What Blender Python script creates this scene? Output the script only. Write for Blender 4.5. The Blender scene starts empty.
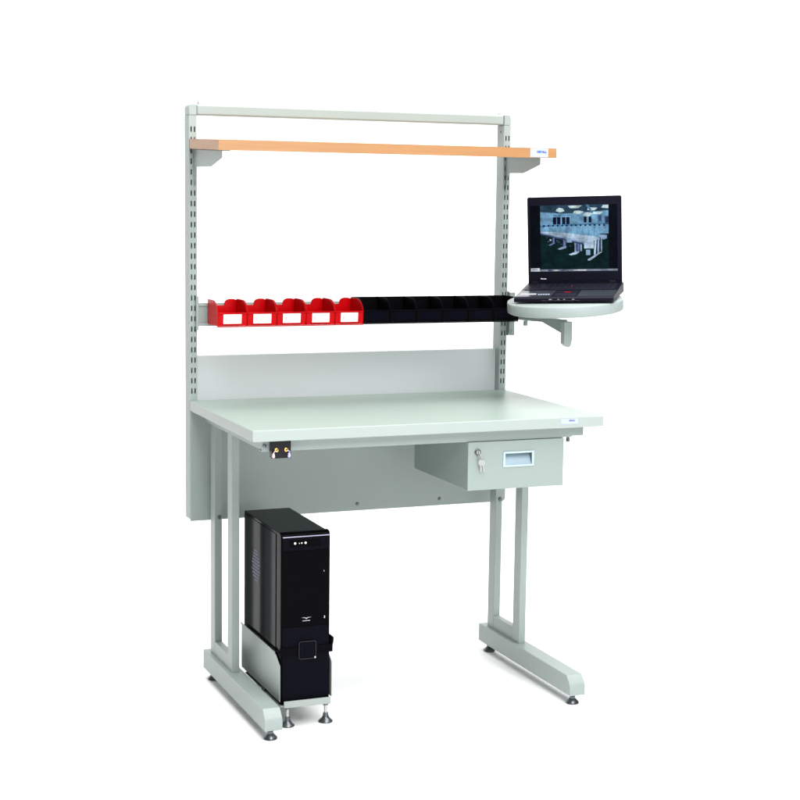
import bpy, bmesh, math, random
from mathutils import Vector, Matrix
random.seed(7)
S = bpy.context.scene
C = S.collection
R = math.radians

# ------------------------------------------------------------------ camera
cam_d = bpy.data.cameras.new('camera'); cam = bpy.data.objects.new('camera', cam_d); C.objects.link(cam)
rt = Vector((0.92749033, -0.37359923, 0.01361293))
up = Vector((0.03447006, 0.12171921, 0.99196585))
fw = Vector((0.37225463, 0.91956949, -0.12577138))
M = Matrix((rt, up, -fw)).transposed().to_4x4(); M.translation = Vector((-1.3718, -4.567, 1.6783))
cam.matrix_world = M
cam_d.sensor_width = 36; cam_d.lens = 1596.94 / 800 * 36; cam_d.clip_start = 0.1; cam_d.clip_end = 100
S.camera = cam
S.render.resolution_x = 1024; S.render.resolution_y = 1024

# ------------------------------------------------------------------ world, studio key and added lamps
w = bpy.data.worlds.new('World'); S.world = w; w.use_nodes = True
w.node_tree.nodes['Background'].inputs[0].default_value = (1, 1, 1, 1)
w.node_tree.nodes['Background'].inputs[1].default_value = 0.15
S.view_settings.view_transform = 'Standard'; S.view_settings.look = 'None'
S.view_settings.exposure = 0.0; S.view_settings.gamma = 1

def area(name, loc, aim, sx, sy, watts, col=(1, 1, 1)):
    l = bpy.data.lights.new(name, 'AREA'); l.shape = 'RECTANGLE'; l.size = sx; l.size_y = sy
    l.energy = watts; l.color = col
    o = bpy.data.objects.new(name, l); C.objects.link(o); o.location = loc
    d = Vector(aim) - Vector(loc); o.rotation_euler = d.to_track_quat('-Z', 'Y').to_euler()
    return o
area('key_softbox', (0.05, -3.1, 3.0), (0.30, 0.3, 1.0), 1.6, 1.2, 100)
area('added_fill_light', (0.6, -6.0, 1.3), (0.5, 0.3, 0.9), 2.4, 1.6, 85)  # unseen fill added to brighten the shaded modesty and back panels
area('added_overhead_light', (1.1, -0.4, 4.2), (0.9, -0.2, 0), 4.4, 6.2, 560)  # unseen lamp added so the floor burns out to white
area('added_backdrop_light', (-4.2, 3.0, 3.4), (-3.6, 6.0, 2.0), 1.6, 1.6, 130)  # unseen pair added to whiten the backdrop and floor
area('added_backdrop_light', (5.2, 3.0, 3.4), (4.6, 6.0, 2.0), 1.6, 1.6, 170)  # right one of the added pair

# ------------------------------------------------------------------ materials
def mat(name, col, rough=0.5, metal=0.0, spec=0.5, bump=0.0, bscale=400, var=0.0, vscale=6, coat=0.0, emit=0.0):
    m = bpy.data.materials.new(name); m.use_nodes = True
    nt = m.node_tree; b = nt.nodes['Principled BSDF']
    b.inputs['Base Color'].default_value = (*col, 1)
    b.inputs['Roughness'].default_value = rough; b.inputs['Metallic'].default_value = metal
    b.inputs['Specular IOR Level'].default_value = spec
    b.inputs['Coat Weight'].default_value = coat; b.inputs['Coat Roughness'].default_value = 0.08
    tc = nt.nodes.new('ShaderNodeTexCoord')
    if var:
        n = nt.nodes.new('ShaderNodeTexNoise'); n.inputs['Scale'].default_value = vscale; n.inputs['Detail'].default_value = 4
        nt.links.new(tc.outputs['Object'], n.inputs['Vector'])
        mr = nt.nodes.new('ShaderNodeMapRange'); mr.inputs[3].default_value = 1 - var; mr.inputs[4].default_value = 1 + var
        nt.links.new(n.outputs['Fac'], mr.inputs[0])
        mx = nt.nodes.new('ShaderNodeMix'); mx.data_type = 'RGBA'; mx.blend_type = 'MULTIPLY'; mx.inputs[0].default_value = 1
        mx.inputs[6].default_value = (*col, 1); nt.links.new(mr.outputs[0], mx.inputs[7])
        nt.links.new(mx.outputs[2], b.inputs['Base Color'])
        mr2 = nt.nodes.new('ShaderNodeMapRange'); mr2.inputs[3].default_value = rough * 0.85; mr2.inputs[4].default_value = min(1, rough * 1.15)
        nt.links.new(n.outputs['Fac'], mr2.inputs[0]); nt.links.new(mr2.outputs[0], b.inputs['Roughness'])
    if bump:
        n = nt.nodes.new('ShaderNodeTexNoise'); n.inputs['Scale'].default_value = bscale; n.inputs['Detail'].default_value = 2
        nt.links.new(tc.outputs['Object'], n.inputs['Vector'])
        bp = nt.nodes.new('ShaderNodeBump'); bp.inputs['Strength'].default_value = bump; bp.inputs['Distance'].default_value = 0.001
        nt.links.new(n.outputs['Fac'], bp.inputs['Height']); nt.links.new(bp.outputs[0], b.inputs['Normal'])
    if emit:
        b.inputs['Emission Color'].default_value = (*col, 1); b.inputs['Emission Strength'].default_value = emit
    return m
PAINT = mat('powder_coat', (0.256, 0.304, 0.292), 0.42, bump=0.12, bscale=500, var=0.03, vscale=3)
DRAWP = mat('powder_coat_drawer', (0.240, 0.290, 0.274), 0.45, bump=0.12, bscale=500, var=0.02, vscale=3)
LAMIN = mat('laminate', (0.205, 0.262, 0.228), 0.38, var=0.03, vscale=4, bump=0.05, bscale=300)
PANEL = mat('lightened_panel_coat', (0.47, 0.515, 0.515), 0.45, bump=0.12, bscale=500, var=0.03, vscale=3)  # bluish panel coat, lightened to make up for weak light on it
EDGE = mat('laminate_edge', (0.305, 0.352, 0.335), 0.4)
STEEL = mat('plated_steel', (0.50, 0.50, 0.50), 0.3, 0.9)
DSTEEL = mat('dark_steel', (0.12, 0.13, 0.14), 0.32, 0.8)
HOLDER = mat('stand_steel', (0.28, 0.32, 0.30), 0.38, 0.2, bump=0.1, bscale=300, var=0.05, vscale=5)
BLACK = mat('black_plastic', (0.006, 0.006, 0.010), 0.38, spec=0.2)
GLOSS = mat('gloss_black', (0.0012, 0.0012, 0.0018), 0.07, spec=0.02)
CASE = mat('case_black_paint', (0.003, 0.0035, 0.005), 0.10, spec=0.025, var=0.05)
NAVY = mat('blue_black_plastic', (0.0028, 0.0028, 0.0056), 0.4, spec=0.02, bump=0.1, bscale=700)
STRAP = mat('black_webbing', (0.002, 0.002, 0.003), 0.75, spec=0.03, bump=0.4, bscale=900)
RED = mat('red_plastic', (0.44, 0.0008, 0.003), 0.25, spec=0.09, var=0.05, vscale=20)
BINBLK = mat('black_bin_plastic', (0.002, 0.002, 0.003), 0.5, spec=0.02, bump=0.05)
BINFACE = mat('black_bin_card', (0.002, 0.002, 0.006), 0.5, spec=0.02)
CARD = mat('white_card', (0.82, 0.82, 0.80), 0.6)
CARDPRINT = mat('card_print', (0.62, 0.45, 0.42), 0.6)
DRED = mat('dark_red', (0.25, 0.004, 0.01), 0.4)
LOGOBLUE = mat('print_blue', (0.03, 0.05, 0.30), 0.5)
LOGOGREY = mat('print_grey', (0.45, 0.50, 0.62), 0.5)
STICK = mat('sticker', (0.36, 0.42, 0.52), 0.4)
GOLD = mat('brass', (0.75, 0.45, 0.12), 0.25, 0.9)
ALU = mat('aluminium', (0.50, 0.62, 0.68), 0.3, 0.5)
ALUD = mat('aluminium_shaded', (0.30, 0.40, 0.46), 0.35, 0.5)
DARK = mat('dark_recess', (0.02, 0.02, 0.02), 0.6)
PINK = mat('plug_pink', (0.80, 0.50, 0.48), 0.35)
LILAC = mat('plug_lilac', (0.45, 0.42, 0.80), 0.35)
WHITE = mat('white_print', (0.8, 0.8, 0.82), 0.5)
PERF = mat('perforation', (0.16, 0.18, 0.30), 0.5, 0.0)
LSILV = mat('silver_print', (0.40, 0.42, 0.46), 0.3, 0.5)
LAPTOP = mat('laptop_shell', (0.004, 0.004, 0.010), 0.35, spec=0.12, bump=0.1, bscale=900)
LAPDECK = mat('laptop_deck', (0.008, 0.008, 0.016), 0.4, spec=0.2)
PALM = mat('laptop_palm_rest', (0.022, 0.026, 0.032), 0.25)
REDP = mat('trackpoint_red', (0.22, 0.006, 0.008), 0.5, spec=0.1)

# wooden shelf edge: warm orange melamine with a fine lengthwise grain
def wood(name, c1, c2):
    m = bpy.data.materials.new(name); m.use_nodes = True; nt = m.node_tree; b = nt.nodes['Principled BSDF']
    tc = nt.nodes.new('ShaderNodeTexCoord'); mp = nt.nodes.new('ShaderNodeMapping'); mp.inputs['Scale'].default_value = (1.5, 30, 60)
    n = nt.nodes.new('ShaderNodeTexNoise'); n.inputs['Scale'].default_value = 3; n.inputs['Detail'].default_value = 6
    cr = nt.nodes.new('ShaderNodeMix'); cr.data_type = 'RGBA'; cr.inputs[6].default_value = (*c1, 1); cr.inputs[7].default_value = (*c2, 1)
    nt.links.new(tc.outputs['Object'], mp.inputs[0]); nt.links.new(mp.outputs[0], n.inputs['Vector'])
    nt.links.new(n.outputs['Fac'], cr.inputs[0]); nt.links.new(cr.outputs[2], b.inputs['Base Color'])
    b.inputs['Roughness'].default_value = 0.4
    return m
WOOD = wood('orange_beech', (0.27, 0.128, 0.048), (0.39, 0.200, 0.082))
WOODEND = wood('brown_edge', (0.46, 0.19, 0.065), (0.54, 0.245, 0.095))

# studio paper
PAPER = bpy.data.materials.new('white_paper'); PAPER.use_nodes = True
_b = PAPER.node_tree.nodes['Principled BSDF']; _b.inputs['Base Color'].default_value = (0.93, 0.93, 0.93, 1); _b.inputs['Roughness'].default_value = 0.9
_b.inputs['Specular IOR Level'].default_value = 0.1

# ------------------------------------------------------------------ helpers
def box(bm, x0, x1, y0, y1, z0, z1, mi=0):
    v = [bm.verts.new(p) for p in ((x0,y0,z0),(x1,y0,z0),(x1,y1,z0),(x0,y1,z0),(x0,y0,z1),(x1,y0,z1),(x1,y1,z1),(x0,y1,z1))]
    for f in ((0,3,2,1),(4,5,6,7),(0,1,5,4),(1,2,6,5),(2,3,7,6),(3,0,4,7)):
        fc = bm.faces.new([v[i] for i in f]); fc.material_index = mi
def prism(bm, pts, axis, a0, a1, mi=0):
    """pts: 2-D outline in the other two axes (in xyz order); extruded along axis from a0 to a1"""
    def P(p, a):
        q = list(p); q.insert(axis, a); return q
    A = [bm.verts.new(P(p, a0)) for p in pts]; B = [bm.verts.new(P(p, a1)) for p in pts]
    n = len(pts); fs = [bm.faces.new(A), bm.faces.new(B[::-1])]
    for i in range(n):
        fs.append(bm.faces.new((A[i], B[i], B[(i+1) % n], A[(i+1) % n])))
    for f in fs: f.material_index = mi
    bmesh.ops.recalc_face_normals(bm, faces=fs)
def lathe(bm, prof, c=(0,0,0), axis=2, n=24, mi=0):
    """prof: (radius, height) from bottom to top; closed with caps"""
    rings = []
    for r, h in prof:
        ring = []
        for k in range(n):
            a = 2*math.pi*k/n; p = [r*math.cos(a), r*math.sin(a)]; p.insert(axis, h)
            ring.append(bm.verts.new([p[i]+c[i] for i in range(3)]))
        rings.append(ring)
    fs = [bm.faces.new(rings[0]), bm.faces.new(rings[-1])]
    for a, b in zip(rings, rings[1:]):
        for k in range(n): fs.append(bm.faces.new((a[k], a[(k+1) % n], b[(k+1) % n], b[k])))
    for f in fs: f.material_index = mi
    bmesh.ops.recalc_face_normals(bm, faces=fs)
def tube(bm, pts, r, n=8, mi=0):
    pts = [Vector(p) for p in pts]; rings = []
    for i, p in enumerate(pts):
        t = (pts[min(i+1, len(pts)-1)] - pts[max(i-1, 0)]).normalized()
        a = t.orthogonal().normalized() if i == 0 else (a - t*a.dot(t)).normalized()
        b = t.cross(a)
        rings.append([bm.verts.new(p + r*(math.cos(2*math.pi*k/n)*a + math.sin(2*math.pi*k/n)*b)) for k in range(n)])
    fs = [bm.faces.new(rings[0]), bm.faces.new(rings[-1])]
    for A, B in zip(rings, rings[1:]):
        for k in range(n): fs.append(bm.faces.new((A[k], A[(k+1) % n], B[(k+1) % n], B[k])))
    for f in fs: f.material_index = mi
    bmesh.ops.recalc_face_normals(bm, faces=fs)
def obj(name, bm, mats, parent=None, bevel=0.0, seg=2, angle=35):
    me = bpy.data.meshes.new(name); bm.to_mesh(me); bm.free()
    for m in (mats if isinstance(mats, (list, tuple)) else [mats]): me.materials.append(m)
    for p in me.polygons: p.use_smooth = True
    me.set_sharp_from_angle(angle=R(angle))
    o = bpy.data.objects.new(name, me); C.objects.link(o); o.parent = parent
    if bevel:
        md = o.modifiers.new('bevel', 'BEVEL'); md.width = bevel; md.segments = seg; md.limit_method = 'ANGLE'; md.angle_limit = R(30)
        md.harden_normals = True
    return o
def B(): return bmesh.new()
def boxo(name, x0, x1, y0, y1, z0, z1, m, parent=None, bevel=0.0015, seg=2):
    b = B(); box(b, x0, x1, y0, y1, z0, z1); return obj(name, b, m, parent, bevel, seg)
def thing(name, label, cat, loc=(0,0,0), group=None):
    o = bpy.data.objects.new(name, None); C.objects.link(o); o.location = loc; o.empty_display_size = 0.05
    o['label'] = label; o['category'] = cat
    if group: o['group'] = group
    return o
def text_mesh(body, size, m, parent, loc, rot, name='printed_name', spacing=1.0, bold=0.0):
    cu = bpy.data.curves.new('txt', 'FONT'); cu.body = body; cu.size = size; cu.extrude = size*0.01; cu.offset = bold
    cu.align_x = 'CENTER'; cu.align_y = 'CENTER'; cu.space_character = spacing
    t = bpy.data.objects.new('txt', cu); C.objects.link(t)
    bpy.context.view_layer.update()
    me = bpy.data.meshes.new_from_object(t.evaluated_get(bpy.context.evaluated_depsgraph_get()))
    bpy.data.objects.remove(t); bpy.data.curves.remove(cu)
    me.materials.clear(); me.materials.append(m)
    o = bpy.data.objects.new(name, me); C.objects.link(o); o.parent = parent; o.location = loc; o.rotation_euler = rot
    return o

# ------------------------------------------------------------------ setting: studio floor sweeping up into a backdrop
bm = B()
vs = []
for x in (-9.0, 10.0):
    vs.append(bm.verts.new((x, -7, 0)));
bm.free()
bm = B(); box(bm, -9, 10, -7, 4.0, -0.02, 0)
fl = obj('floor', bm, PAPER); fl['kind'] = 'structure'
bm = B(); prof = [(4.0, 0.0)]
for k in range(1, 17):
    a = math.pi/2*k/16; prof.append((4.0 + 2.0*math.sin(a), 2.0 - 2.0*math.cos(a)))
prof += [(6.0, 7.0), (6.02, 7.0)]
for k in range(16, 0, -1):
    a = math.pi/2*k/16; prof.append((4.0 + 2.02*math.sin(a), 2.0 - 2.02*math.cos(a)))
prof.append((4.0, -0.02))
prism(bm, prof, 0, -9, 10); bd = obj('backdrop', bm, PAPER); bd['kind'] = 'structure'

# ------------------------------------------------------------------ workbench
W, H, T = 1.2, 0.9763, 0.0352
bench = thing('workbench', 'pale grey steel electronics workbench with back uprights, shelf and hanging drawer', 'workbench')

bm = B(); box(bm, 0, W, 0.0, 0.744, H-T, H)
top = obj('tabletop', bm, [LAMIN, EDGE], bench, 0.0025, 3)
for f in top.data.polygons:
    if abs(f.normal.z) < 0.5: f.material_index = 1
# sticker on front edge
def sticker(parent, x0, x1, z0, z1, y):
    s = boxo('sticker', x0, x1, y-0.0006, y, z0, z1, STICK, parent, 0)
    h = z1 - z0; cx = (x0+x1)/2; wd = x1-x0
    text_mesh('DETALL', h*0.36, LOGOBLUE, s, (x0 + wd*0.64, y-0.0009, z0+h*0.60), (R(90), 0, 0), bold=h*0.018)
    b = B()
    box(b, x0+wd*0.08, x0+wd*0.34, y-0.0010, y-0.0006, z0+h*0.50, z0+h*0.60)
    box(b, x0+wd*0.08, x0+wd*0.90, y-0.0010, y-0.0006, z0+h*0.20, z0+h*0.27)
    obj('printed_line', b, LOGOGREY, s)
    return s
sticker(top, 1.0424, 1.1045, 0.9545, 0.9720, 0.0)

# leg frames
xl0, wf, z0, z1 = 0.0404, 0.0586, 0.0352, 0.1009
def leg_frame(x0, label, mirror):
    xp = x0 + (wf-0.0263)/2; xq = xp + 0.0263
    b = B()
    box(b, xp, xq, 0.4204, 0.4721, z1-0.001, 0.906)      # front post
    box(b, xp, xq, 0.6325, 0.6842, z1-0.001, 0.906)      # rear post
    prism(b, [(0.4723, z1-0.001), (0.6323, z1-0.001), (0.6323, 0.150), (0.4723, 0.150)], 0, xp+0.0005, xq-0.0005)
    prism(b, [(0.05, 0.906), (0.72, 0.906), (0.72, 0.9405), (0.05, 0.9405)], 0, x0+0.006, x0+wf-0.006)   # arm below the top
    o = obj('leg_frame', b, PAINT, bench, 0.002, 2); o['label'] = label
    b = B()
    prism(b, [(-0.002, z0), (-0.002, z0+0.030), (0.004, z0+0.043), (0.0263, z1), (0.7245, z1), (0.7245, z0)], 0, x0, x0+wf)
    ft = obj('foot_bar', b, PAINT, o, 0.003, 3)
    for y in (0.0289+0.004, 0.690):
        b = B(); cx = x0 + wf/2
        lathe(b, [(0.0215, 0.0), (0.0225, 0.002), (0.0215, 0.006), (0.013, 0.014), (0.0095, 0.018), (0.0095, 0.024)], (cx, y, 0), n=32)
        lathe(b, [(0.0055, 0.0235), (0.0055, z0+0.001)], (cx, y, 0), n=16)
        obj('levelling_foot', b, DSTEEL, o)
    b = B()
    for z in (0.605,): lathe(b, [(0.0075, -0.0005), (0.0075, -0.003), (0.005, -0.0055)], (xq-0.010, 0.6325, z-0.018), axis=1, n=16)
    obj('bolt', b, DSTEEL, o)
    return o
leg_frame(xl0, 'left double post leg with long foot bar', 0)
leg_frame(W-xl0-wf, 'right double post leg with long foot bar', 1)

# front beam below the top
bm = B()
prism(bm, [(0.0435, 0.9035), (1.104, 0.9035), (1.110, 0.906), (1.137, 0.925), (1.137, 0.9408), (0.0435, 0.9408)], 1, 0.046, 0.0485)
prism(bm, [(0.0435, 0.9035), (1.104, 0.9035), (1.110, 0.906), (1.110, 0.9065), (0.0435, 0.9065)], 1, 0.0487, 0.080)
beam = obj('front_beam', bm, PAINT, bench, 0.0008, 2)
bm = B(); lathe(bm, [(0.0055, 0.0), (0.0055, -0.003), (0.003, -0.004)], (0.052, 0.0455, 0.922), axis=1, n=16)
obj('bolt', bm, DSTEEL, beam)
bm = B(); lathe(bm, [(0.006, 0.887), (0.006, 0.899), (0.0035, 0.903)], (1.100, 0.058, 0), n=16)
obj('bolt', bm, DSTEEL, beam)

# modesty panel (in front of the uprights, below the top) and back panel between uprights
bm = B()
prism(bm, [(0.0, 0.5565), (1.196, 0.5565), (1.206, 0.566), (1.206, 0.9400), (0.0, 0.9400)], 1, 0.7365, 0.7445)
mp = obj('modesty_panel', bm, PAINT, bench, 0.002, 2)
for X in (0.615, 0.937):
    bm = B(); lathe(bm, [(0.0060, 0.0), (0.0060, -0.002), (0.004, -0.0045)], (X, 0.7363, 0.581), axis=1, n=16)
    obj('screw', bm, DSTEEL, mp)
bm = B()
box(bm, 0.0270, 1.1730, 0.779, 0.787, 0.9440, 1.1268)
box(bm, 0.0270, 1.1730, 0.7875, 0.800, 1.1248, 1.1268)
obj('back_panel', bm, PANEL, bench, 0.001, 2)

# slotted uprights: hollow channels with real slots in the front face
yu, wu, du, zt, zb = 0.7458, 0.0266, 0.0587, 1.9800, 1.9442
SL = [1.8969 - 0.0355*k for k in range(26)]
def upright(x0, label):
    b = B(); x1 = x0+wu; t = 0.002; cx = (x0+x1)/2
    zlo, zhi = 0.5616, zb - 0.0006
    box(b, x0, x0+t, yu, yu+du, zlo, zhi); box(b, x1-t, x1, yu, yu+du, zlo, zhi)
    box(b, x0+t, x1-t, yu+du-t, yu+du, zlo, zhi)
    xs = [x0+t, cx-0.0080, cx-0.0034, cx+0.0034, cx+0.0080, x1-t]
    y0_, y1_ = yu, yu+t
    for i in (0, 2, 4): box(b, xs[i], xs[i+1], y0_, y1_, zlo, zhi)
    for i in (1, 3):
        prev = zhi
        for s in SL:
            box(b, xs[i], xs[i+1], y0_, y1_, s+0.0090, prev); prev = s-0.0090
        box(b, xs[i], xs[i+1], y0_, y1_, zlo, prev)
    bmesh.ops.remove_doubles(b, verts=b.verts, dist=1e-5)
    o = obj('slotted_upright', b, PAINT, bench); o['label'] = label
    # corner cap with rounded outer shoulder
    b = B(); r = 0.014; out = x0 if x0 < 0.5 else x1; inn = x1 if x0 < 0.5 else x0; s = 1 if x0 < 0.5 else -1
    pts = [(inn, zb), (inn, zt+0.001), ]
    for k in range(7):
        a = math.pi/2*k/6; pts.append((out + s*(r - r*math.sin(a)), zt+0.001 - r + r*math.cos(a)))
    pts.append((out, zb))
    prism(b, pts, 1, yu-0.001, yu+du+0.001)
    obj('corner_cap', b, PAINT, o, 0.002, 2)
    b = B(); lathe(b, [(0.0045, -0.0), (0.0045, 0.008), (0.003, 0.0115)], (inn + s*0.012, yu+0.02, zt), n=16)
    obj('pin', b, STEEL, o)
    return o
upright(0.0001, 'left slotted upright')
uR = upright(W-0.0001-wu, 'right slotted upright')
bm = B(); lathe(bm, [(0.0042, 0.0), (0.0042, -0.0012), (0.002, -0.0016)], (W-0.0001-wu, yu+0.030, 1.921), axis=0, n=14)
obj('screw', bm, DSTEEL, uR)
boxo('top_bar', wu+0.0008, W-wu-0.0008, yu+0.001, yu+du-0.001, zb+0.0005, zt, PAINT, bench, 0.006, 4)

# upper shelf with its brackets
bm = B(); box(bm, 0.0010, 1.1965, 0.3775, 0.7440, 1.8195, 1.8525)
shelf = obj('upper_shelf', bm, WOOD, bench, 0.0008, 2)
boxo('edge_strip', 0.0006, 1.1970, 0.3765, 0.3774, 1.8192, 1.8528, WOOD, shelf, 0.0)
sticker(shelf, 1.096, 1.164, 1.8215, 1.8508, 0.3764)
def bracket(xw, side, ytip):
    b = B()
    prism(b, [(0.7455, 1.8185), (ytip, 1.8185), (ytip, 1.795), (ytip+0.13, 1.770), (0.725, 1.771), (0.7455, 1.695)], 0, xw, xw+0.002)
    box(b, min(xw, xw+side*0.028), max(xw+0.002, xw+side*0.028), ytip, 0.7455, 1.8165, 1.8190)
    return obj('shelf_bracket', b, PAINT, bench, 0.0006, 1)
bracket(0.0160, 1, 0.395); bracket(1.1815, -1, 0.470)

TILT = 0.034
for o in [shelf] + list(shelf.children_recursive) + [c for c in bench.children if c.name.startswith('shelf_bracket')]:
    oy = o.location.y
    if o.data:
        if o.name.startswith('printed_name'): o.location.z += (oy - 0.3764)*TILT; continue
        for v in o.data.vertices: v.co.z += (v.co.y - 0.3764)*TILT if v.co.z > 1.79 else 0.0

# bin rail between the uprights
bm = B()
box(bm, 0.0280, 1.1720, 0.7415, 0.7455, 1.2330, 1.3120)
box(bm, 0.0280, 1.1720, 0.7365, 0.7413, 1.3010, 1.3120)
box(bm, 0.0280, 1.1720, 0.7365, 0.7413, 1.2330, 1.2440)
box(bm, 0.0200, 0.0279, 0.7300, 0.7455, 1.2200, 1.3350)
obj('bin_rail', bm, PAINT, bench, 0.001, 1)

# hanging drawer unit
dx0, dx1, dy, dz0, dz1 = 0.7315, 1.0765, 0.040, 0.7447, 0.9032
bm = B()
box(bm, dx0+0.001, dx1-0.001, 0.0612, 0.492, dz0+0.001, dz1-0.002)
dc = obj('drawer_case', bm, DRAWP, bench, 0.0015)
# front: panel built around the handle recess
hx0, hx1, hz0, hz1 = 0.8560, 0.9665, 0.8165, 0.8665
bm = B()
xs = [dx0, hx0+0.004, hx1-0.004, dx1]; zs = [dz0, hz0+0.004, hz1-0.004, dz1-0.001]
for i in range(3):
    for j in range(3):
        if i == 1 and j == 1: continue
        box(bm, xs[i], xs[i+1], dy, 0.061, zs[j], zs[j+1])
bmesh.ops.remove_doubles(bm, verts=bm.verts, dist=1e-5)
dead = [f for f in bm.faces if all(any(g is not f and set(v.index for v in g.verts) == set(v.index for v in f.verts) for g in e.link_faces) for e in f.edges)]
bm.free()
bm = B()
# clean ring: outer outline and hole bridged
o_ = [(dx0, dz0), (dx1, dz0), (dx1, dz1-0.001), (dx0, dz1-0.001)]; i_ = [(xs[1], zs[1]), (xs[2], zs[1]), (xs[2], zs[2]), (xs[1], zs[2])]
V = {}
for nm, ring in (('o', o_), ('i', i_)):
    for k, p in enumerate(ring):
        for yy in (dy, 0.061): V[nm, k, yy] = bm.verts.new((p[0], yy, p[1]))
for k in range(4):
    n = (k+1) % 4
    bm.faces.new((V['o',k,dy], V['o',n,dy], V['i',n,dy], V['i',k,dy]))
    bm.faces.new((V['o',k,.061], V['i',k,.061], V['i',n,.061], V['o',n,.061]))
    bm.faces.new((V['o',k,dy], V['o',k,.061], V['o',n,.061], V['o',n,dy]))
    bm.faces.new((V['i',k,dy], V['i',n,dy], V['i',n,.061], V['i',k,.061]))
bmesh.ops.recalc_face_normals(bm, faces=bm.faces)
dfr = obj('drawer_front', bm, DRAWP, bench, 0.0015)
# recessed pull
bm = B()
for a in ((hx0, hx1, hz1-0.006, hz1), (hx0, hx1, hz0, hz0+0.006), (hx0, hx0+0.007, hz0+0.0061, hz1-0.0061), (hx1-0.007, hx1, hz0+0.0061, hz1-0.0061)):
    box(bm, a[0], a[1], dy-0.003, dy+0.0, a[2], a[3], 0)
# tilted back of the pocket
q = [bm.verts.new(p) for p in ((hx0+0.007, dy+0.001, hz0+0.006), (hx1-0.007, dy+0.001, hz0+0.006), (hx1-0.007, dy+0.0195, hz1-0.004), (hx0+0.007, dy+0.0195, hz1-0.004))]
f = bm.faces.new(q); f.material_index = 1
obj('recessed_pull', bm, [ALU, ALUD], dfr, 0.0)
# lock with hanging keys
bm = B(); lathe(bm, [(0.0105, 0.0), (0.0105, -0.004), (0.0085, -0.0055)], (0.7645, dy, 0.8695), axis=1, n=28)
lathe(bm, [(0.006, -0.0054), (0.006, -0.0075)], (0.7645, dy, 0.8695), axis=1, n=20, mi=1)
box(bm, 0.7637, 0.7653, dy-0.0085, dy-0.0074, 0.8655, 0.8735, 2)
lk = obj('lock', bm, [DSTEEL, STEEL, DARK], dfr)
bm = B()
tube(bm, [(0.7645+0.0, dy-0.009, 0.868), (0.7700, dy-0.014, 0.862), (0.7745, dy-0.013, 0.853), (0.7720, dy-0.010, 0.846), (0.766, dy-0.010, 0.8485), (0.7645, dy-0.0085, 0.858), (0.7645, dy-0.0085, 0.866)], 0.0009, 6)
def key(bm, x, z, ang, y):
    c, s = math.cos(ang), math.sin(ang)
    pts = [(-0.0015, -0.012), (-0.0065, -0.014), (-0.0085, -0.021), (-0.0065, -0.028), (-0.0025, -0.031), (-0.0025, -0.050), (0, -0.053), (0.0022, -0.050), (0.0022, -0.044), (0.0035, -0.041), (0.0022, -0.038), (0.0025, -0.031), (0.0065, -0.028), (0.0085, -0.021), (0.0065, -0.014), (0.0015, -0.012)]
    prism(bm, [(x + a*c - b_*s, z + a*s + b_*c) for a, b_ in pts], 1, y, y+0.0014)
key(bm, 0.7690, 0.8590, 0.06, dy-0.0135); key(bm, 0.7735, 0.8560, 0.22, dy-0.0110)
obj('key_ring', bm, mat('key_steel', (0.42, 0.43, 0.42), 0.35, 0.6), dfr)

# grounding socket box under the left end of the top
bm = B()
box(bm, 0.0680, 0.1290, 0.022, 0.0455, 0.8850, 0.9405)
sk = obj('grounding_socket', bm, BLACK, bench, 0.001)
bm = B()
for X in (0.0815, 0.1125):
    lathe(bm, [(0.0062, 0.0), (0.0062, -0.006), (0.0045, -0.0065)], (X, 0.022, 0.9120), axis=1, n=20, mi=0)
    lathe(bm, [(0.0026, -0.0064), (0.0026, -0.0075)], (X, 0.022, 0.9120), axis=1, n=14, mi=1)
obj('jack', bm, [GOLD, DARK], sk)
for X, m_ in ((0.0715, PINK), (0.1215, LILAC)):
    bm = B(); lathe(bm, [(0.002, -0.006), (0.0042, -0.004), (0.0048, 0.0), (0.0035, 0.007), (0.002, 0.009)], (X, 0.0165, 0.8935), n=16)
    tube(bm, [(X, 0.0165, 0.902), (X+0.002, 0.015, 0.906), (X+(0.006 if X < 0.1 else -0.006), 0.0135, 0.911)], 0.0012, 8)
    obj('plug', bm, m_, sk)
text_mesh('ESD', 0.0075, LOGOGREY, sk, (0.097, 0.0213, 0.9290), (R(90), 0, 0)) if False else None

# swivel tray on an arm hooked to the right upright
TC = Vector((1.2620, 0.41, 1.3314)); TR = 0.2030
bm = B()
tl = R(4.0)
vd = Vector((0.47, 0.88, 0)).normalized()           # tray dips towards the viewer along this line
def tray_pt(a, rr, h):
    e = 2.25
    c_, s_ = math.cos(a), math.sin(a)
    r_ = rr / ((abs(c_)**e + abs(s_)**e)**(1/e))
    p = Vector((r_*c_, r_*s_, h)); return p
N = 72; rings = []
for rr, h in ((TR-0.006, -0.038), (TR-0.001, -0.035), (TR, -0.030), (TR, -0.006), (TR-0.0015, -0.0015), (TR-0.006, 0.0)):
    rings.append([bm.verts.new(tray_pt(2*math.pi*k/N, rr, h)) for k in range(N)])
bm.faces.new(rings[0]); bm.faces.new(rings[-1])
for A_, B_ in zip(rings, rings[1:]):
    for k in range(N): bm.faces.new((A_[k], A_[(k+1) % N], B_[(k+1) % N], B_[k]))
bmesh.ops.recalc_face_normals(bm, faces=bm.faces)
head = math.atan2(-0.47, 0.88)
tray = obj('swivel_tray', bm, PAINT, bench)
tray.location = TC
tray.rotation_euler = (Matrix.Rotation(head, 4, 'Z') @ Matrix.Rotation(tl, 4, 'X') @ Matrix.Rotation(R(-2.8), 4, 'Y')).to_euler()
bm = B()
A0 = Vector((1.207, 0.735, 1.240)); A1 = Vector((TC.x+0.004, TC.y-0.01, 1.240))
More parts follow.
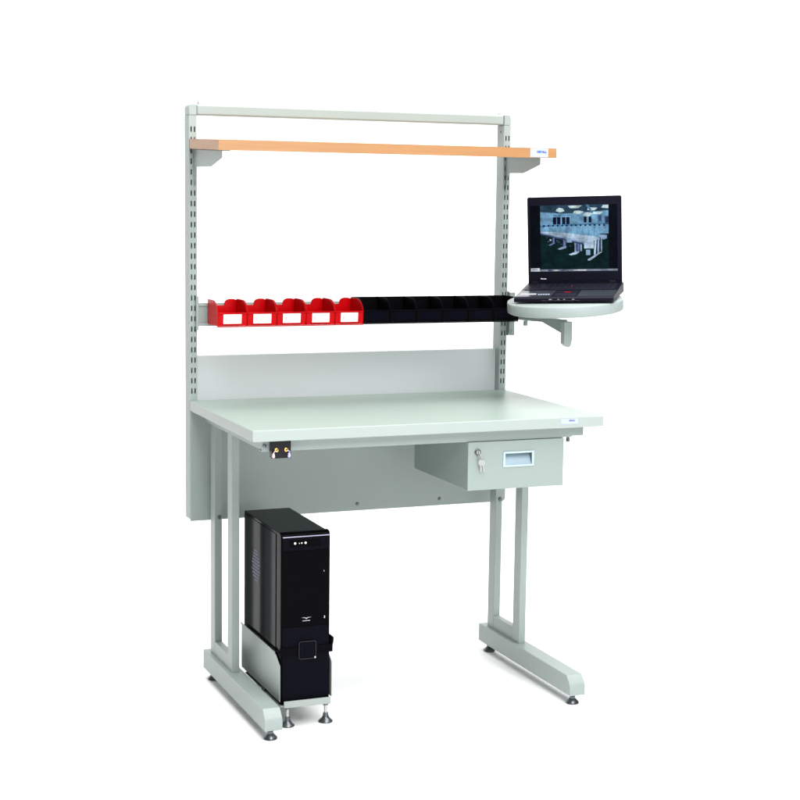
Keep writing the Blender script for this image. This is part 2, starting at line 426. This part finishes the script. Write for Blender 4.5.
d_ = (A1-A0); d_.z = 0; L_ = d_.length; u_ = d_.normalized(); n_ = Vector((-u_.y, u_.x, 0))
def arm_prism(bm, pts, half, off=0.0):
    A = [bm.verts.new(A0 + u_*a + Vector((0,0,b_)) + n_*(off-half)) for a, b_ in pts]; Bv = [bm.verts.new(A0 + u_*a + Vector((0,0,b_)) + n_*(off+half)) for a, b_ in pts]
    n = len(pts); fs = [bm.faces.new(A), bm.faces.new(Bv[::-1])]
    for i in range(n): fs.append(bm.faces.new((A[i], Bv[i], Bv[(i+1) % n], A[(i+1) % n])))
    bmesh.ops.recalc_face_normals(bm, faces=fs)
arm_prism(bm, [(0.0, 0.0), (L_*0.62, 0.004), (L_-0.012, -0.028), (L_-0.012, 0.020), (0.0, 0.020)], 0.012)
obj('tray_arm', bm, PAINT, bench, 0.0015)
bm = B()
ph = 0.0165
cxy = A0 + u_*L_
prism(bm, [(cxy.x - ph, 1.255), (cxy.x - ph, 1.178), (cxy.x - 0.006, 1.168), (cxy.x + 0.004, 1.163), (cxy.x + 0.012, 1.170), (cxy.x + ph, 1.190), (cxy.x + ph, 1.255)], 1, cxy.y - 0.014, cxy.y + 0.014)
obj('tray_post', bm, EDGE, bench, 0.003, 2)
bm = B()
prism(bm, [(0.726, 1.335), (0.738, 1.341), (0.770, 1.341), (0.776, 1.330), (0.776, 1.190), (0.768, 1.178), (0.738, 1.178), (0.726, 1.190)], 0, 1.2002, 1.2045)
box(bm, 1.2002, 1.222, 0.724, 0.7262, 1.180, 1.338)
lathe(bm, [(0.006, 0.0), (0.006, -0.004)], (1.212, 0.7238, 1.192), axis=1, n=14)
lathe(bm, [(0.008, 1.222), (0.008, 1.240)], (1.225, 0.640, 0), n=16)
obj('tray_hook_plate', bm, PAINT, bench, 0.0008)

# ------------------------------------------------------------------ storage bins hung on the rail
def make_bin(w_, body, face, arched):
    t = 0.0024; D = 0.128; Hb = 0.0850; Hf = 0.0455
    root = bpy.data.objects.new('storage_bin', None); C.objects.link(root); root.empty_display_size = 0.03
    b = B()
    # side profile: leaning front lip, curved cheek, straight back
    prof = [(0.004, 0.0), (D, 0.0), (D, Hb)]
    cy, cz, ry, rz = 0.062, Hf-0.002, 0.058, Hb-Hf+0.002
    for k in range(0, 9):
        a = math.pi/2*k/8; prof.append((cy - ry*math.sin(a), cz + rz*math.cos(a)))
    prof.append((0.0, Hf-0.006))
    for x0 in (0.0007, w_-t-0.0007): prism(b, prof, 0, x0, x0+t)
    box(b, t+0.0008, w_-t-0.0008, 0.006, D-0.0005, 0.0008, 0.0032)                                  # bottom
    prism(b, [(0.0045, 0.0005), (0.0004, Hf), (0.0032, Hf), (0.0072, 0.0034)], 0, t+0.0008, w_-t-0.0008)  # front lip
    # back wall: upright part, notched in the arched kind
    xa, xb = t+0.0008, w_-t-0.0008
    if arched:     # notched back stands in for a lit patch: low left, rounded hump right
        hp = [(xa, 0.0034), (xb, 0.0034), (xb, Hb-0.004), (w_*0.88, Hb-0.0008), (w_*0.74, Hb-0.0004), (w_*0.64, Hb-0.003), (w_*0.575, Hb-0.009), (w_*0.55, Hb-0.0225), (xa, Hb-0.0225)]
    else:
        hp = [(xa, 0.0034), (xb, 0.0034), (xb, Hb-0.0004), (xa, Hb-0.0004)]
    prism(b, hp, 1, D-0.0034, D-0.0004)
    # rolled rims and foot rib
    box(b, 0.001, w_-0.001, -0.0022, 0.0002, Hf-0.0035, Hf+0.0005)
    box(b, 0.0016, w_-0.0016, -0.0010, 0.012, -0.0030, 0.0)
    shell = obj('bin_shell', b, body, root, 0.0007, 2)
    b = B()
    prism(b, [(0.0030, 0.0085), (-0.0004, Hf-0.0050), (0.0004, Hf-0.0050), (0.0038, 0.0085)], 0, w_*0.20, w_*0.80)
    if face is not None:
        obj('label_card', b, face, root)
        if arched:
            b = B(); prism(b, [(0.0014, 0.0180), (-0.0002, 0.0300), (0.0004, 0.0300), (0.0020, 0.0180)], 0, w_*0.265, w_*0.325)
            obj('card_print', b, CARDPRINT, root)
        for nm, za, zb_, xa, xb in (('a', 0.0055, 0.0085, 0.18, 0.82),):
            b = B(); box(b, w_*xa, w_*xb, -0.0006, 0.0044, za, zb_); obj('card_holder', b, body, root, 0.0005, 1)
    return root
def copy_tree(o):
    c = o.copy(); C.objects.link(c)
    for ch in o.children:
        d = ch.copy(); C.objects.link(d); d.parent = c
    return c
redp, blkp = 0.1045, 0.0998
ordr = ['leftmost red storage bin, next to the bare end of the rail', 'second red storage bin from the left end of the bin row',
        'middle one of the five red storage bins on the rail', 'fourth red storage bin, two away from the first black bin',
        'red storage bin touching the first black bin']
ordb = ['black storage bin touching the last red bin', 'second black storage bin after the red bins', 'third black storage bin after the red bins',
        'fourth black storage bin, two bins before the right end one', 'black storage bin next to the last bin on the right', 'last black storage bin, partly behind the round laptop tray']
rb = make_bin(redp, RED, CARD, True); bb = make_bin(blkp, BINBLK, BINFACE, False)
for k in range(5):
    o = rb if k == 0 else copy_tree(rb)
    o.location = (0.0605 + redp*k, 0.6075, 1.2410); o['label'] = ordr[k]; o['category'] = 'storage bin'; o['group'] = 'red bins hung on the rail'
for k in range(6):
    o = bb if k == 0 else copy_tree(bb)
    o.location = (0.0605 + redp*5 + blkp*k, 0.6075, 1.2430); o['label'] = ordb[k]; o['category'] = 'storage bin'; o['group'] = 'black bins hung on the rail'

# ------------------------------------------------------------------ computer stand with levelling feet
hx0_, hx1_, hy0, hy1 = 0.1195, 0.2945, 0.094, 0.520
st = thing('computer_stand', 'grey steel stand on small levelling feet cradling the black computer tower', 'computer stand', (0.2, 0.3, 0))
def inst(b, name, m, parent, bevel=0.0, seg=2):   # geometry is written in scene coordinates; shift into the parent's frame
    bmesh.ops.translate(b, verts=b.verts, vec=-parent.location)
    return obj(name, b, m, parent, bevel, seg)
b = B(); box(b, hx0_+0.0035, hx1_-0.0035, hy0+0.001, hy1-0.03, 0.0745, 0.0775); box(b, hx0_+0.0135, hx1_-0.006, hy0-0.003, hy0+0.0008, 0.0715, 0.0930)
inst(b, 'base_plate', HOLDER, st, 0.0006, 1)
def side_plate(x0, x1, flange, ztop, label):
    b = B()
    prism(b, [(hy0+0.002, 0.0925), (hy0+0.002, ztop-0.028), (hy0+0.045, ztop), (hy1, ztop), (hy1, 0.0885)], 0, x0, x1)
    # flared lip along the top
    s = -1 if flange < 0 else 1
    prism(b, [(x0 if s < 0 else x1, ztop-0.0005), ((x0 if s < 0 else x1)+s*0.003, ztop+0.002), ((x0 if s < 0 else x1)+s*0.0045, ztop+0.009), ((x0 if s < 0 else x1)+s*0.0015, ztop+0.009)], 1, hy0+0.045, hy1)
    o = inst(b, 'side_plate', HOLDER, st, 0.0006, 1); o['label'] = label; return o
side_plate(hx0_, hx0_+0.0022, -1, 0.236, 'left side plate')
side_plate(hx1_-0.0022, hx1_, 1, 0.236, 'right side plate')
for X, Y in ((0.157, 0.130), (0.286, 0.130), (0.157, 0.455), (0.286, 0.455)):
    b = B()
    lathe(b, [(0.0225, 0.0), (0.0235, 0.002), (0.0225, 0.005), (0.014, 0.012), (0.0100, 0.019), (0.0085, 0.026), (0.0085, 0.030)], (X, Y, 0), n=32)
    lathe(b, [(0.0048, 0.029), (0.0048, 0.064)], (X, Y, 0), n=14, mi=1)
    lathe(b, [(0.0095, 0.056), (0.0095, 0.0715)], (X, Y, 0), n=6)
    inst(b, 'levelling_foot', [DSTEEL, STEEL], st)
b = B()   # tie rod peg seen below the left plate
lathe(b, [(0.007, 0.066), (0.007, 0.0885)], (0.122, 0.275, 0), n=12)
inst(b, 'peg', DSTEEL, st)

# ------------------------------------------------------------------ computer tower
pc = thing('computer_tower', 'tall glossy black desktop computer tower standing in the grey steel stand', 'computer', (0.2, 0.3, 0.078))
px0, px1, py0, py1, pz0, pz1 = 0.1255, 0.2885, 0.106, 0.515, 0.0785, 0.6320
b = B(); box(b, px0+0.002, px1-0.002, py0+0.0295, py1, pz0, pz1-0.003); inst(b, 'case', CASE, pc, 0.002, 2)
# side panel, slightly proud, with recessed seam
b = B(); box(b, px0, px0+0.0018, py0+0.055, py1-0.006, pz0+0.006, pz1-0.012); sp = inst(b, 'side_panel', CASE, pc, 0.0008, 1)
b = B()
for i in range(7):
    for j in range(12):
        y = 0.338 + i*0.0125 + (0.0062 if j % 2 else 0); z = 0.412 + j*0.0108
        if (y-0.375)**2/0.040**2 + (z-0.472)**2/0.056**2 > 1: continue
        pts = [(y+0.0034*math.cos(a*math.pi/3), z+0.0034*math.sin(a*math.pi/3)) for a in range(6)]
        prism(b, pts, 0, px0-0.0004, px0)
o = inst(b, 'vent_grille', PERF, pc)
# front bezel: rounded top edge in profile
b = B(); prof = [(py0+0.029, pz0), (py0+0.002, pz0), (py0, pz0+0.004)]
for k in range(9):
    a = math.pi/2*k/8; prof.append((py0+0.016 - 0.016*math.cos(a), pz1-0.016 + 0.016*math.sin(a)))
prof.append((py0+0.029, pz1))
prism(b, prof, 0, px0, px1); inst(b, 'front_bezel', GLOSS, pc, 0.0025, 3)
b = B(); box(b, px0+0.0055, px1-0.0030, py0-0.0022, py0+0.001, 0.5740, pz1-0.0150); fb = inst(b, 'control_band', NAVY, pc, 0.001, 2)
b = B(); box(b, px0+0.0050, px1-0.0025, py0-0.0035, py0+0.0012, pz1-0.0148, pz1-0.0115); inst(b, 'highlight_strip', mat('highlight_satin', (0.30, 0.30, 0.42), 0.25, 0.6), pc, 0.0008, 2)  # lavender strip painted in for the highlight along the top edge
b = B(); box(b, px0+0.028, px1-0.034, py0-0.0032, py0-0.0020, 0.5860, 0.6080); inst(b, 'button_panel', GLOSS, pc, 0.0005, 1)
b = B()
for X, r_ in ((0.1705, 0.0036), (0.1845, 0.0016), (0.1925, 0.0022), (0.2050, 0.0036)):
    lathe(b, [(r_, -0.0030), (r_, -0.0046), (r_*0.7, -0.0052)], (X, py0, 0.5985 if r_ > 0.002 else 0.5980), axis=1, n=16)
inst(b, 'power_button', mat('bright_button', (0.75, 0.76, 0.72), 0.3), pc)
b = B(); box(b, px0+0.0055, px1-0.0030, py0-0.0016, py0+0.001, 0.3300, 0.5725); inst(b, 'drive_door', GLOSS, pc, 0.001, 2)
b = B(); box(b, px0+0.0055, px1-0.0030, py0-0.0020, py0+0.001, 0.0830, 0.3280); inst(b, 'lower_panel', NAVY, pc, 0.001, 2)
# small winged emblem with a line under it
b = B(); ex, ez = 0.2100, 0.3540; yy0, yy1 = py0-0.0022, py0-0.0017
prism(b, [(ex-0.0165, ez+0.0035), (ex-0.004, ez+0.0015), (ex, ez-0.0025), (ex+0.004, ez+0.0015), (ex+0.0165, ez+0.0035), (ex+0.004, ez+0.0035), (ex, ez+0.0008), (ex-0.004, ez+0.0035)], 1, yy0, yy1)
for k in range(9): box(b, ex-0.0125+k*0.0028, ex-0.0125+k*0.0028+0.0018, yy0, yy1, ez-0.0085, ez-0.0060)
inst(b, 'emblem', LSILV, pc)
b = B(); box(b, px1-0.0215, px1-0.0200, py0-0.0022, py0-0.0016, 0.5010, 0.5060); inst(b, 'door_mark', LSILV, pc)
b = B(); box(b, px1-0.0195, px1-0.0165, py0-0.0024, py0-0.0016, 0.3500, 0.3580); inst(b, 'door_glare', LSILV, pc)  # small glare on the glossy door, drawn as a silver patch
# square badge on lower panel, raised outline
b = B(); sx, sz, hs = 0.2115, 0.2530, 0.0290
ring = []
for rr in (hs, hs-0.0022):
    pts = []
    for q in range(4):
        for k in range(5):
            a = math.pi/2*(q + k/4); cr = 0.007 - (hs-rr)
            cxx = sx + (rr-cr)*(1 if q in (0, 3) else -1); czz = sz + (rr-cr)*(1 if q in (0, 1) else -1)
            pts.append((cxx + cr*math.cos(a), czz + cr*math.sin(a)))
    ring.append(pts)
n = len(ring[0]); yo = py0-0.0110
vo = [b.verts.new((p[0], yo, p[1])) for p in ring[0]]; vi = [b.verts.new((p[0], yo, p[1])) for p in ring[1]]
vob = [b.verts.new((p[0], yo+0.0035, p[1])) for p in ring[0]]; vib = [b.verts.new((p[0], yo+0.0035, p[1])) for p in ring[1]]
for k in range(n):
    m_ = (k+1) % n
    b.faces.new((vo[k], vo[m_], vi[m_], vi[k])); b.faces.new((vo[k], vob[k], vob[m_], vo[m_])); b.faces.new((vi[k], vi[m_], vib[m_], vib[k])); b.faces.new((vob[k], vib[k], vib[m_], vob[m_]))
bmesh.ops.recalc_face_normals(b, faces=b.faces)
buckle_bm = b
# strap round stand and tower (belongs to the stand)
b = B()
box(b, px0-0.0055, px1+0.0055, py0-0.0075, py0-0.0045, 0.2400, 0.2650)
box(b, px1+0.0062, px1+0.0085, py0-0.0060, hy1-0.05, 0.2400, 0.2650)
box(b, px1+0.0046, px1+0.0085, py0-0.0075, py0-0.0035, 0.2400, 0.2650)
prism(b, [(px1+0.0040, 0.236), (px1+0.0125, 0.268), (px1+0.0140, 0.284), (px1+0.0115, 0.287), (px1+0.0040, 0.276)], 1, py0-0.003, py0+0.05)
stp = inst(b, 'strap', STRAP, st, 0.0006, 1)
inst(buckle_bm, 'buckle', mat('buckle_black', (0.012, 0.012, 0.018), 0.3, spec=0.2), st)
b = B(); box(b, sx-0.024, sx+0.024, yo+0.001, yo+0.0032, sz-0.024, sz+0.024); lathe(b, [(0.011, 0.001), (0.011, -0.0005), (0.009, -0.0012)], (sx, yo, sz), axis=1, n=24)
inst(b, 'buckle_plate', NAVY, st, 0.001, 1)
b = B(); lathe(b, [(0.0032, 0.0), (0.0032, -0.003), (0.002, -0.004)], (sx+0.0245, yo, sz-0.0245), axis=1, n=12); inst(b, 'buckle_rivet', STEEL, st)

# ------------------------------------------------------------------ laptop on the tray
lap = thing('laptop', 'open black laptop showing a workshop photo, standing on the round tray', 'laptop')
LW, LD, LT = 0.346, 0.275, 0.024
hd = R(-37)
lap.rotation_euler = (Matrix.Rotation(head, 4, 'Z') @ Matrix.Rotation(tl, 4, 'X') @ Matrix.Rotation(R(-2.8), 4, 'Y') @ Matrix.Rotation(hd-head, 4, 'Z')).to_euler()
lap.location = (1.203, 0.3100, 1.3290)
b = B()
prism(b, [(0.0, 0.004), (0.006, 0.0), (LD, 0.0), (LD, LT+0.010), (0.004, LT-0.006), (0.0, LT-0.012)], 0, -LW/2, LW/2)
obj('base', b, LAPTOP, lap, 0.002, 2)
def deck(u, v, h=0.0):   # u across (-.5..5), v depth 0..1 -> point on sloping deck
    y = 0.004 + v*(LD-0.004); z = LT-0.006 + v*0.016 + h; return Vector((u*LW, y, z))
def deckbox(b, u0, u1, v0, v1, h, mi=0):
    lo = [b.verts.new(deck(u, v, 0.0001)) for u, v in ((u0,v0),(u1,v0),(u1,v1),(u0,v1))]; hi = [b.verts.new(deck(u, v, h)) for u, v in ((u0,v0),(u1,v0),(u1,v1),(u0,v1))]
    fs = [b.faces.new(lo[::-1]), b.faces.new(hi)] + [b.faces.new((lo[i], lo[(i+1)%4], hi[(i+1)%4], hi[i])) for i in range(4)]
    for f in fs: f.material_index = mi
b = B()
for r_ in range(6):
    nk = 15 if r_ else 16
    for k in range(nk):
        if r_ == 0 and 4 <= k <= 10:
            if k == 4: deckbox(b, -0.46+0.92*4/nk, -0.46+0.92*11/nk-0.004, 0.47, 0.53, 0.0022)
            continue
        deckbox(b, -0.46+0.92*k/nk, -0.46+0.92*(k+1)/nk-0.004, 0.47+r_*0.07, 0.53+r_*0.07, 0.0022)
obj('keyboard', b, LAPDECK, lap, 0.0)
b = B(); deckbox(b, -0.49, -0.13, 0.03, 0.43, 0.0006); deckbox(b, 0.13, 0.49, 0.03, 0.43, 0.0006); obj('palm_rest', b, PALM, lap)
b = B(); deckbox(b, -0.11, 0.11, 0.05, 0.26, 0.0005, 0); obj('touchpad', b, LAPDECK, lap)
b = B(); deckbox(b, -0.11, -0.04, 0.30, 0.36, 0.0012, 0); deckbox(b, 0.04, 0.11, 0.30, 0.36, 0.0012, 0); deckbox(b, -0.035, 0.035, 0.30, 0.33, 0.0012, 1); obj('pointer_buttons', b, [LAPDECK, REDP], lap)
b = B(); deckbox(b, -0.005, 0.006, 0.66, 0.70, 0.004, 0); obj('pointer_stick', b, REDP, lap)
b = B()
deckbox(b, -0.46, -0.30, 0.16, 0.22, 0.0010); 
for k in range(5): deckbox(b, -0.28+k*0.025, -0.262+k*0.025, 0.15, 0.19, 0.0010)
obj('palm_sticker', b, LOGOGREY, lap)
b = B()
for X, ww in ((-0.05, 0.010), (-0.02, 0.006), (0.0, 0.006), (0.03, 0.008)): box(b, X, X+ww, -0.0008, 0.0002, 0.0085, 0.0110)
box(b, -0.075, 0.055, -0.0004, 0.0002, 0.0060, 0.0062); obj('front_latch', b, LSILV, lap)
# lid
lid = bpy.data.objects.new('lid', None); bpy.data.objects.remove(lid)
LH = 0.3120
lt = R(3.0)
def lidp(x, y, z):       # lid frame: x across, z up the lid, y towards back -> laptop frame
    c, s = math.cos(lt), math.sin(lt); return Vector((x, LD-0.018 + y*c + z*s, LT+0.0065 - y*s + z*c))
def lid_obj(bm_, name, m, parent, bevel=0.0, seg=2):
    for v in bm_.verts: v.co = lidp(*v.co)
    return obj(name, bm_, m, parent, bevel, seg)
LWt = LW*0.975
b = B()
prism(b, [(-LWt/2, 0.0), (LWt/2, 0.0), (LWt/2, LH-0.004), (LWt/2-0.004, LH), (-LWt/2+0.004, LH), (-LWt/2, LH-0.004)], 1, 0.0, 0.013)
lid = lid_obj(b, 'lid', LAPTOP, lap, 0.0015, 2)
sx0, sx1, sz0, sz1 = -LWt/2+0.0095, LWt/2-0.0145, 0.0465, LH-0.0300
# raised bezel ring
b = B()
for a in ((-LWt/2+0.002, LWt/2-0.002, sz1, LH-0.003), (-LWt/2+0.002, LWt/2-0.002, 0.012, sz0), (-LWt/2+0.002, sx0, sz0, sz1), (sx1, LWt/2-0.002, sz0, sz1)):
    box(b, a[0], a[1], -0.0020, 0.0, a[2], a[3])
lid_obj(b, 'bezel', LAPTOP, lid)
b = B(); box(b, -LWt/2+0.012, -LWt/2+0.035, -0.004, -0.0002, 0.003, 0.0115); lid_obj(b, 'hinge', BLACK, lid, 0.001)
b = B(); box(b, LWt/2-0.045, LWt/2-0.022, -0.004, -0.0002, 0.003, 0.0115); lid_obj(b, 'hinge', BLACK, lid, 0.001)
b = B()
for k, (xx, ww, hh) in enumerate(((0, .0028, .0042), (.0036, .0024, .003), (.0066, .0024, .003), (.0096, .0024, .003), (.0126, .0028, .003), (.016, .0024, .003))):
    box(b, -LWt/2+0.046+xx*1.1, -LWt/2+0.046+(xx+ww)*1.1, -0.0026, -0.0021, 0.0185, 0.0185+hh)
lid_obj(b, 'maker_mark', WHITE, lid)
# the picture on the screen, painted as stacked flat shapes (the panel gives off light)
def em(name, col, k=0.75):
    m = bpy.data.materials.new(name); m.use_nodes = True; nt = m.node_tree; bb_ = nt.nodes['Principled BSDF']
    bb_.inputs['Base Color'].default_value = (0.001, 0.001, 0.002, 1); bb_.inputs['Roughness'].default_value = 0.25; bb_.inputs['Specular IOR Level'].default_value = 0.05
    tc = nt.nodes.new('ShaderNodeTexCoord'); n = nt.nodes.new('ShaderNodeTexNoise'); n.inputs['Scale'].default_value = 32; n.inputs['Detail'].default_value = 5; n.inputs['Roughness'].default_value = 0.7
    nt.links.new(tc.outputs['Object'], n.inputs['Vector'])
    mr = nt.nodes.new('ShaderNodeMapRange'); mr.inputs[1].default_value = 0.3; mr.inputs[2].default_value = 0.7; mr.inputs[3].default_value = k*0.35; mr.inputs[4].default_value = k*1.45
    nt.links.new(n.outputs['Fac'], mr.inputs[0]); nt.links.new(mr.outputs[0], bb_.inputs['Emission Strength'])
    bb_.inputs['Emission Color'].default_value = (*col, 1); return m
SM = [em('scr_black', (0.002, 0.004, 0.008)), em('scr_floor', (0.003, 0.020, 0.020)), em('scr_wall', (0.10, 0.27, 0.50)), em('scr_wall_light', (0.22, 0.46, 0.70)),
      em('scr_dark', (0.004, 0.010, 0.035)), em('scr_lamp', (0.75, 0.95, 1.0)), em('scr_bench', (0.34, 0.50, 0.75)), em('scr_bench_light', (0.55, 0.72, 0.92)),
      em('scr_leg', (0.20, 0.24, 0.55)), em('scr_bar', (0.28, 0.32, 0.42)), em('scr_bar_light', (0.75, 0.80, 0.85)), em('scr_ceiling', (0.03, 0.08, 0.13)), em('scr_stuff', (0.06, 0.09, 0.2))]
# picture pixels measured in a frame u 0..100 (left to right), v 0..100 (top to bottom) of the lit screen
def scr(b, pts, layer, mi):
    yv = -0.0001 - 0.00006*layer
    f = b.faces.new([b.verts.new((sx0 + u/100*(sx1-sx0), yv, sz1 - v/100*(sz1-sz0))) for u, v in pts]); f.material_index = mi
b = B()
def rc(u0, u1, v0, v1, layer, mi): scr(b, [(u0, v0), (u0, v1), (u1, v1), (u1, v0)], layer, mi)
rc(0, 100, 0, 100, 0, 0)
rc(12, 90, 0, 97, 1, 1)                                   # photograph area: dark green floor
scr(b, [(12,0),(12,40),(30,44),(90,44),(90,0)], 2, 3)     # far wall
scr(b, [(12,0),(12,10),(40,13),(90,9),(90,0)], 3, 11)     # dark ceiling
scr(b, [(31,6),(30,9),(35,11),(40,9),(38,5),(34,4)], 4, 5); scr(b, [(44,1),(46,5),(56,5),(60,1)], 4, 5)
scr(b, [(51,9),(50,12),(57,14),(62,11),(60,8)], 4, 5); scr(b, [(62,13),(61,16),(67,18),(72,14),(69,11)], 4, 5)
scr(b, [(73,11),(71,14),(80,15),(84,11)], 4, 5); scr(b, [(67,4),(66,8),(74,9),(78,5)], 4, 5); scr(b, [(84,1),(82,5),(90,6),(90,1)], 4, 5)
scr(b, [(64,0),(71,13),(73,13),(67,0)], 5, 2); scr(b, [(40,5),(70,12),(71,10.5),(42,3.5)], 5, 11)
for u0 in (26.5, 31.2, 37, 41.7): rc(u0, u0+4.0, 18, 29, 4, 4)                        # dark window panes
for u0 in (27, 33, 38, 43): rc(u0, u0+3.2, 14.5, 16.5, 4, 2)
for u0 in (62, 67.5): rc(u0, u0+3.2, 18, 27, 4, 4)
rc(77.5, 83, 15, 27, 4, 2); rc(79, 82, 17, 25, 5, 12)
rc(86, 90, 18, 30, 4, 12)
scr(b, [(12,30),(90,27),(90,29.5),(12,33)], 4, 2)                                     # pipe / ledge
for k in range(14): rc(15+k*5.3, 17+k*5.3, 29.5, 32.6, 5, 4)
scr(b, [(18,32),(18,41),(80,54),(80,32)], 6, 3)                                       # row of pale back panels
for k in range(9):
    u = 22+k*6.4; rc(u, u+0.5, 33, 42+k*1.2, 7, 2)
scr(b, [(12,39),(12,42),(62,58),(77,49),(35,41)], 7, 6)                               # long tabletop
scr(b, [(12,39.5),(12,40.6),(64,56),(77,48.6),(36,41)], 8, 7)
scr(b, [(62,58),(62,60.5),(78,51.5),(77,48.6)], 8, 7); scr(b, [(12,42),(12,44),(62,60.5),(62,58)], 8, 12)
scr(b, [(62,60),(62,66),(73,66),(73,54)], 9, 7); rc(64, 69, 68, 76, 9, 6)             # end unit and box
scr(b, [(74,52),(73,76),(75,76),(76.5,51)], 9, 7); scr(b, [(77.5,50),(77,74),(79,73),(79.5,49)], 9, 6); scr(b, [(81,48),(81,70),(82.5,70),(82.5,48)], 9, 6)
scr(b, [(83,71),(81,71),(66,82),(66,84.5),(69,84)], 9, 7)
scr(b, [(51,57),(51,72),(53,72),(53,58)], 9, 6); scr(b, [(54,58),(54,72),(56.5,72),(56.5,59)], 9, 8); scr(b, [(57.5,59),(57.5,70),(59.5,70),(59.5,60)], 9, 6)
scr(b, [(57,70),(53,70),(44,74.5),(47,76),(54,74)], 9, 7)
scr(b, [(38,52),(38,63),(41,63),(41,53)], 9, 8); scr(b, [(42,62),(39,62),(31,66),(34,67.4),(41,65)], 9, 6); rc(42, 48, 51.5, 56.5, 9, 6)
scr(b, [(26,49),(26,58),(28,58),(28,49.5)], 9, 8); scr(b, [(29,57),(26,57),(21,60),(23,61)], 9, 8); rc(22.5, 24.5, 51, 53.5, 9, 7)
for (u, v) in ((32, 55), (35, 58), (18, 48), (45, 61), (20, 54), (30, 53)): rc(u, u+2.2, v, v+1.6, 8, 12)
scr(b, [(80,45),(78,47),(84,53),(88,51),(88,46)], 8, 6)
rc(0, 100, 97, 100, 10, 9); rc(0, 10.5, 95.0, 100, 11, 10); rc(50, 64, 97.8, 99.4, 12, 10); rc(2, 8, 96.2, 97.3, 12, 8)
for u in (20, 27, 34): rc(u, u+5, 97.7, 99.4, 12, 10 if u == 27 else 12)
for f in b.faces: f.normal_update()
bmesh.ops.recalc_face_normals(b, faces=b.faces)
o = lid_obj(b, 'screen', SM, lid)
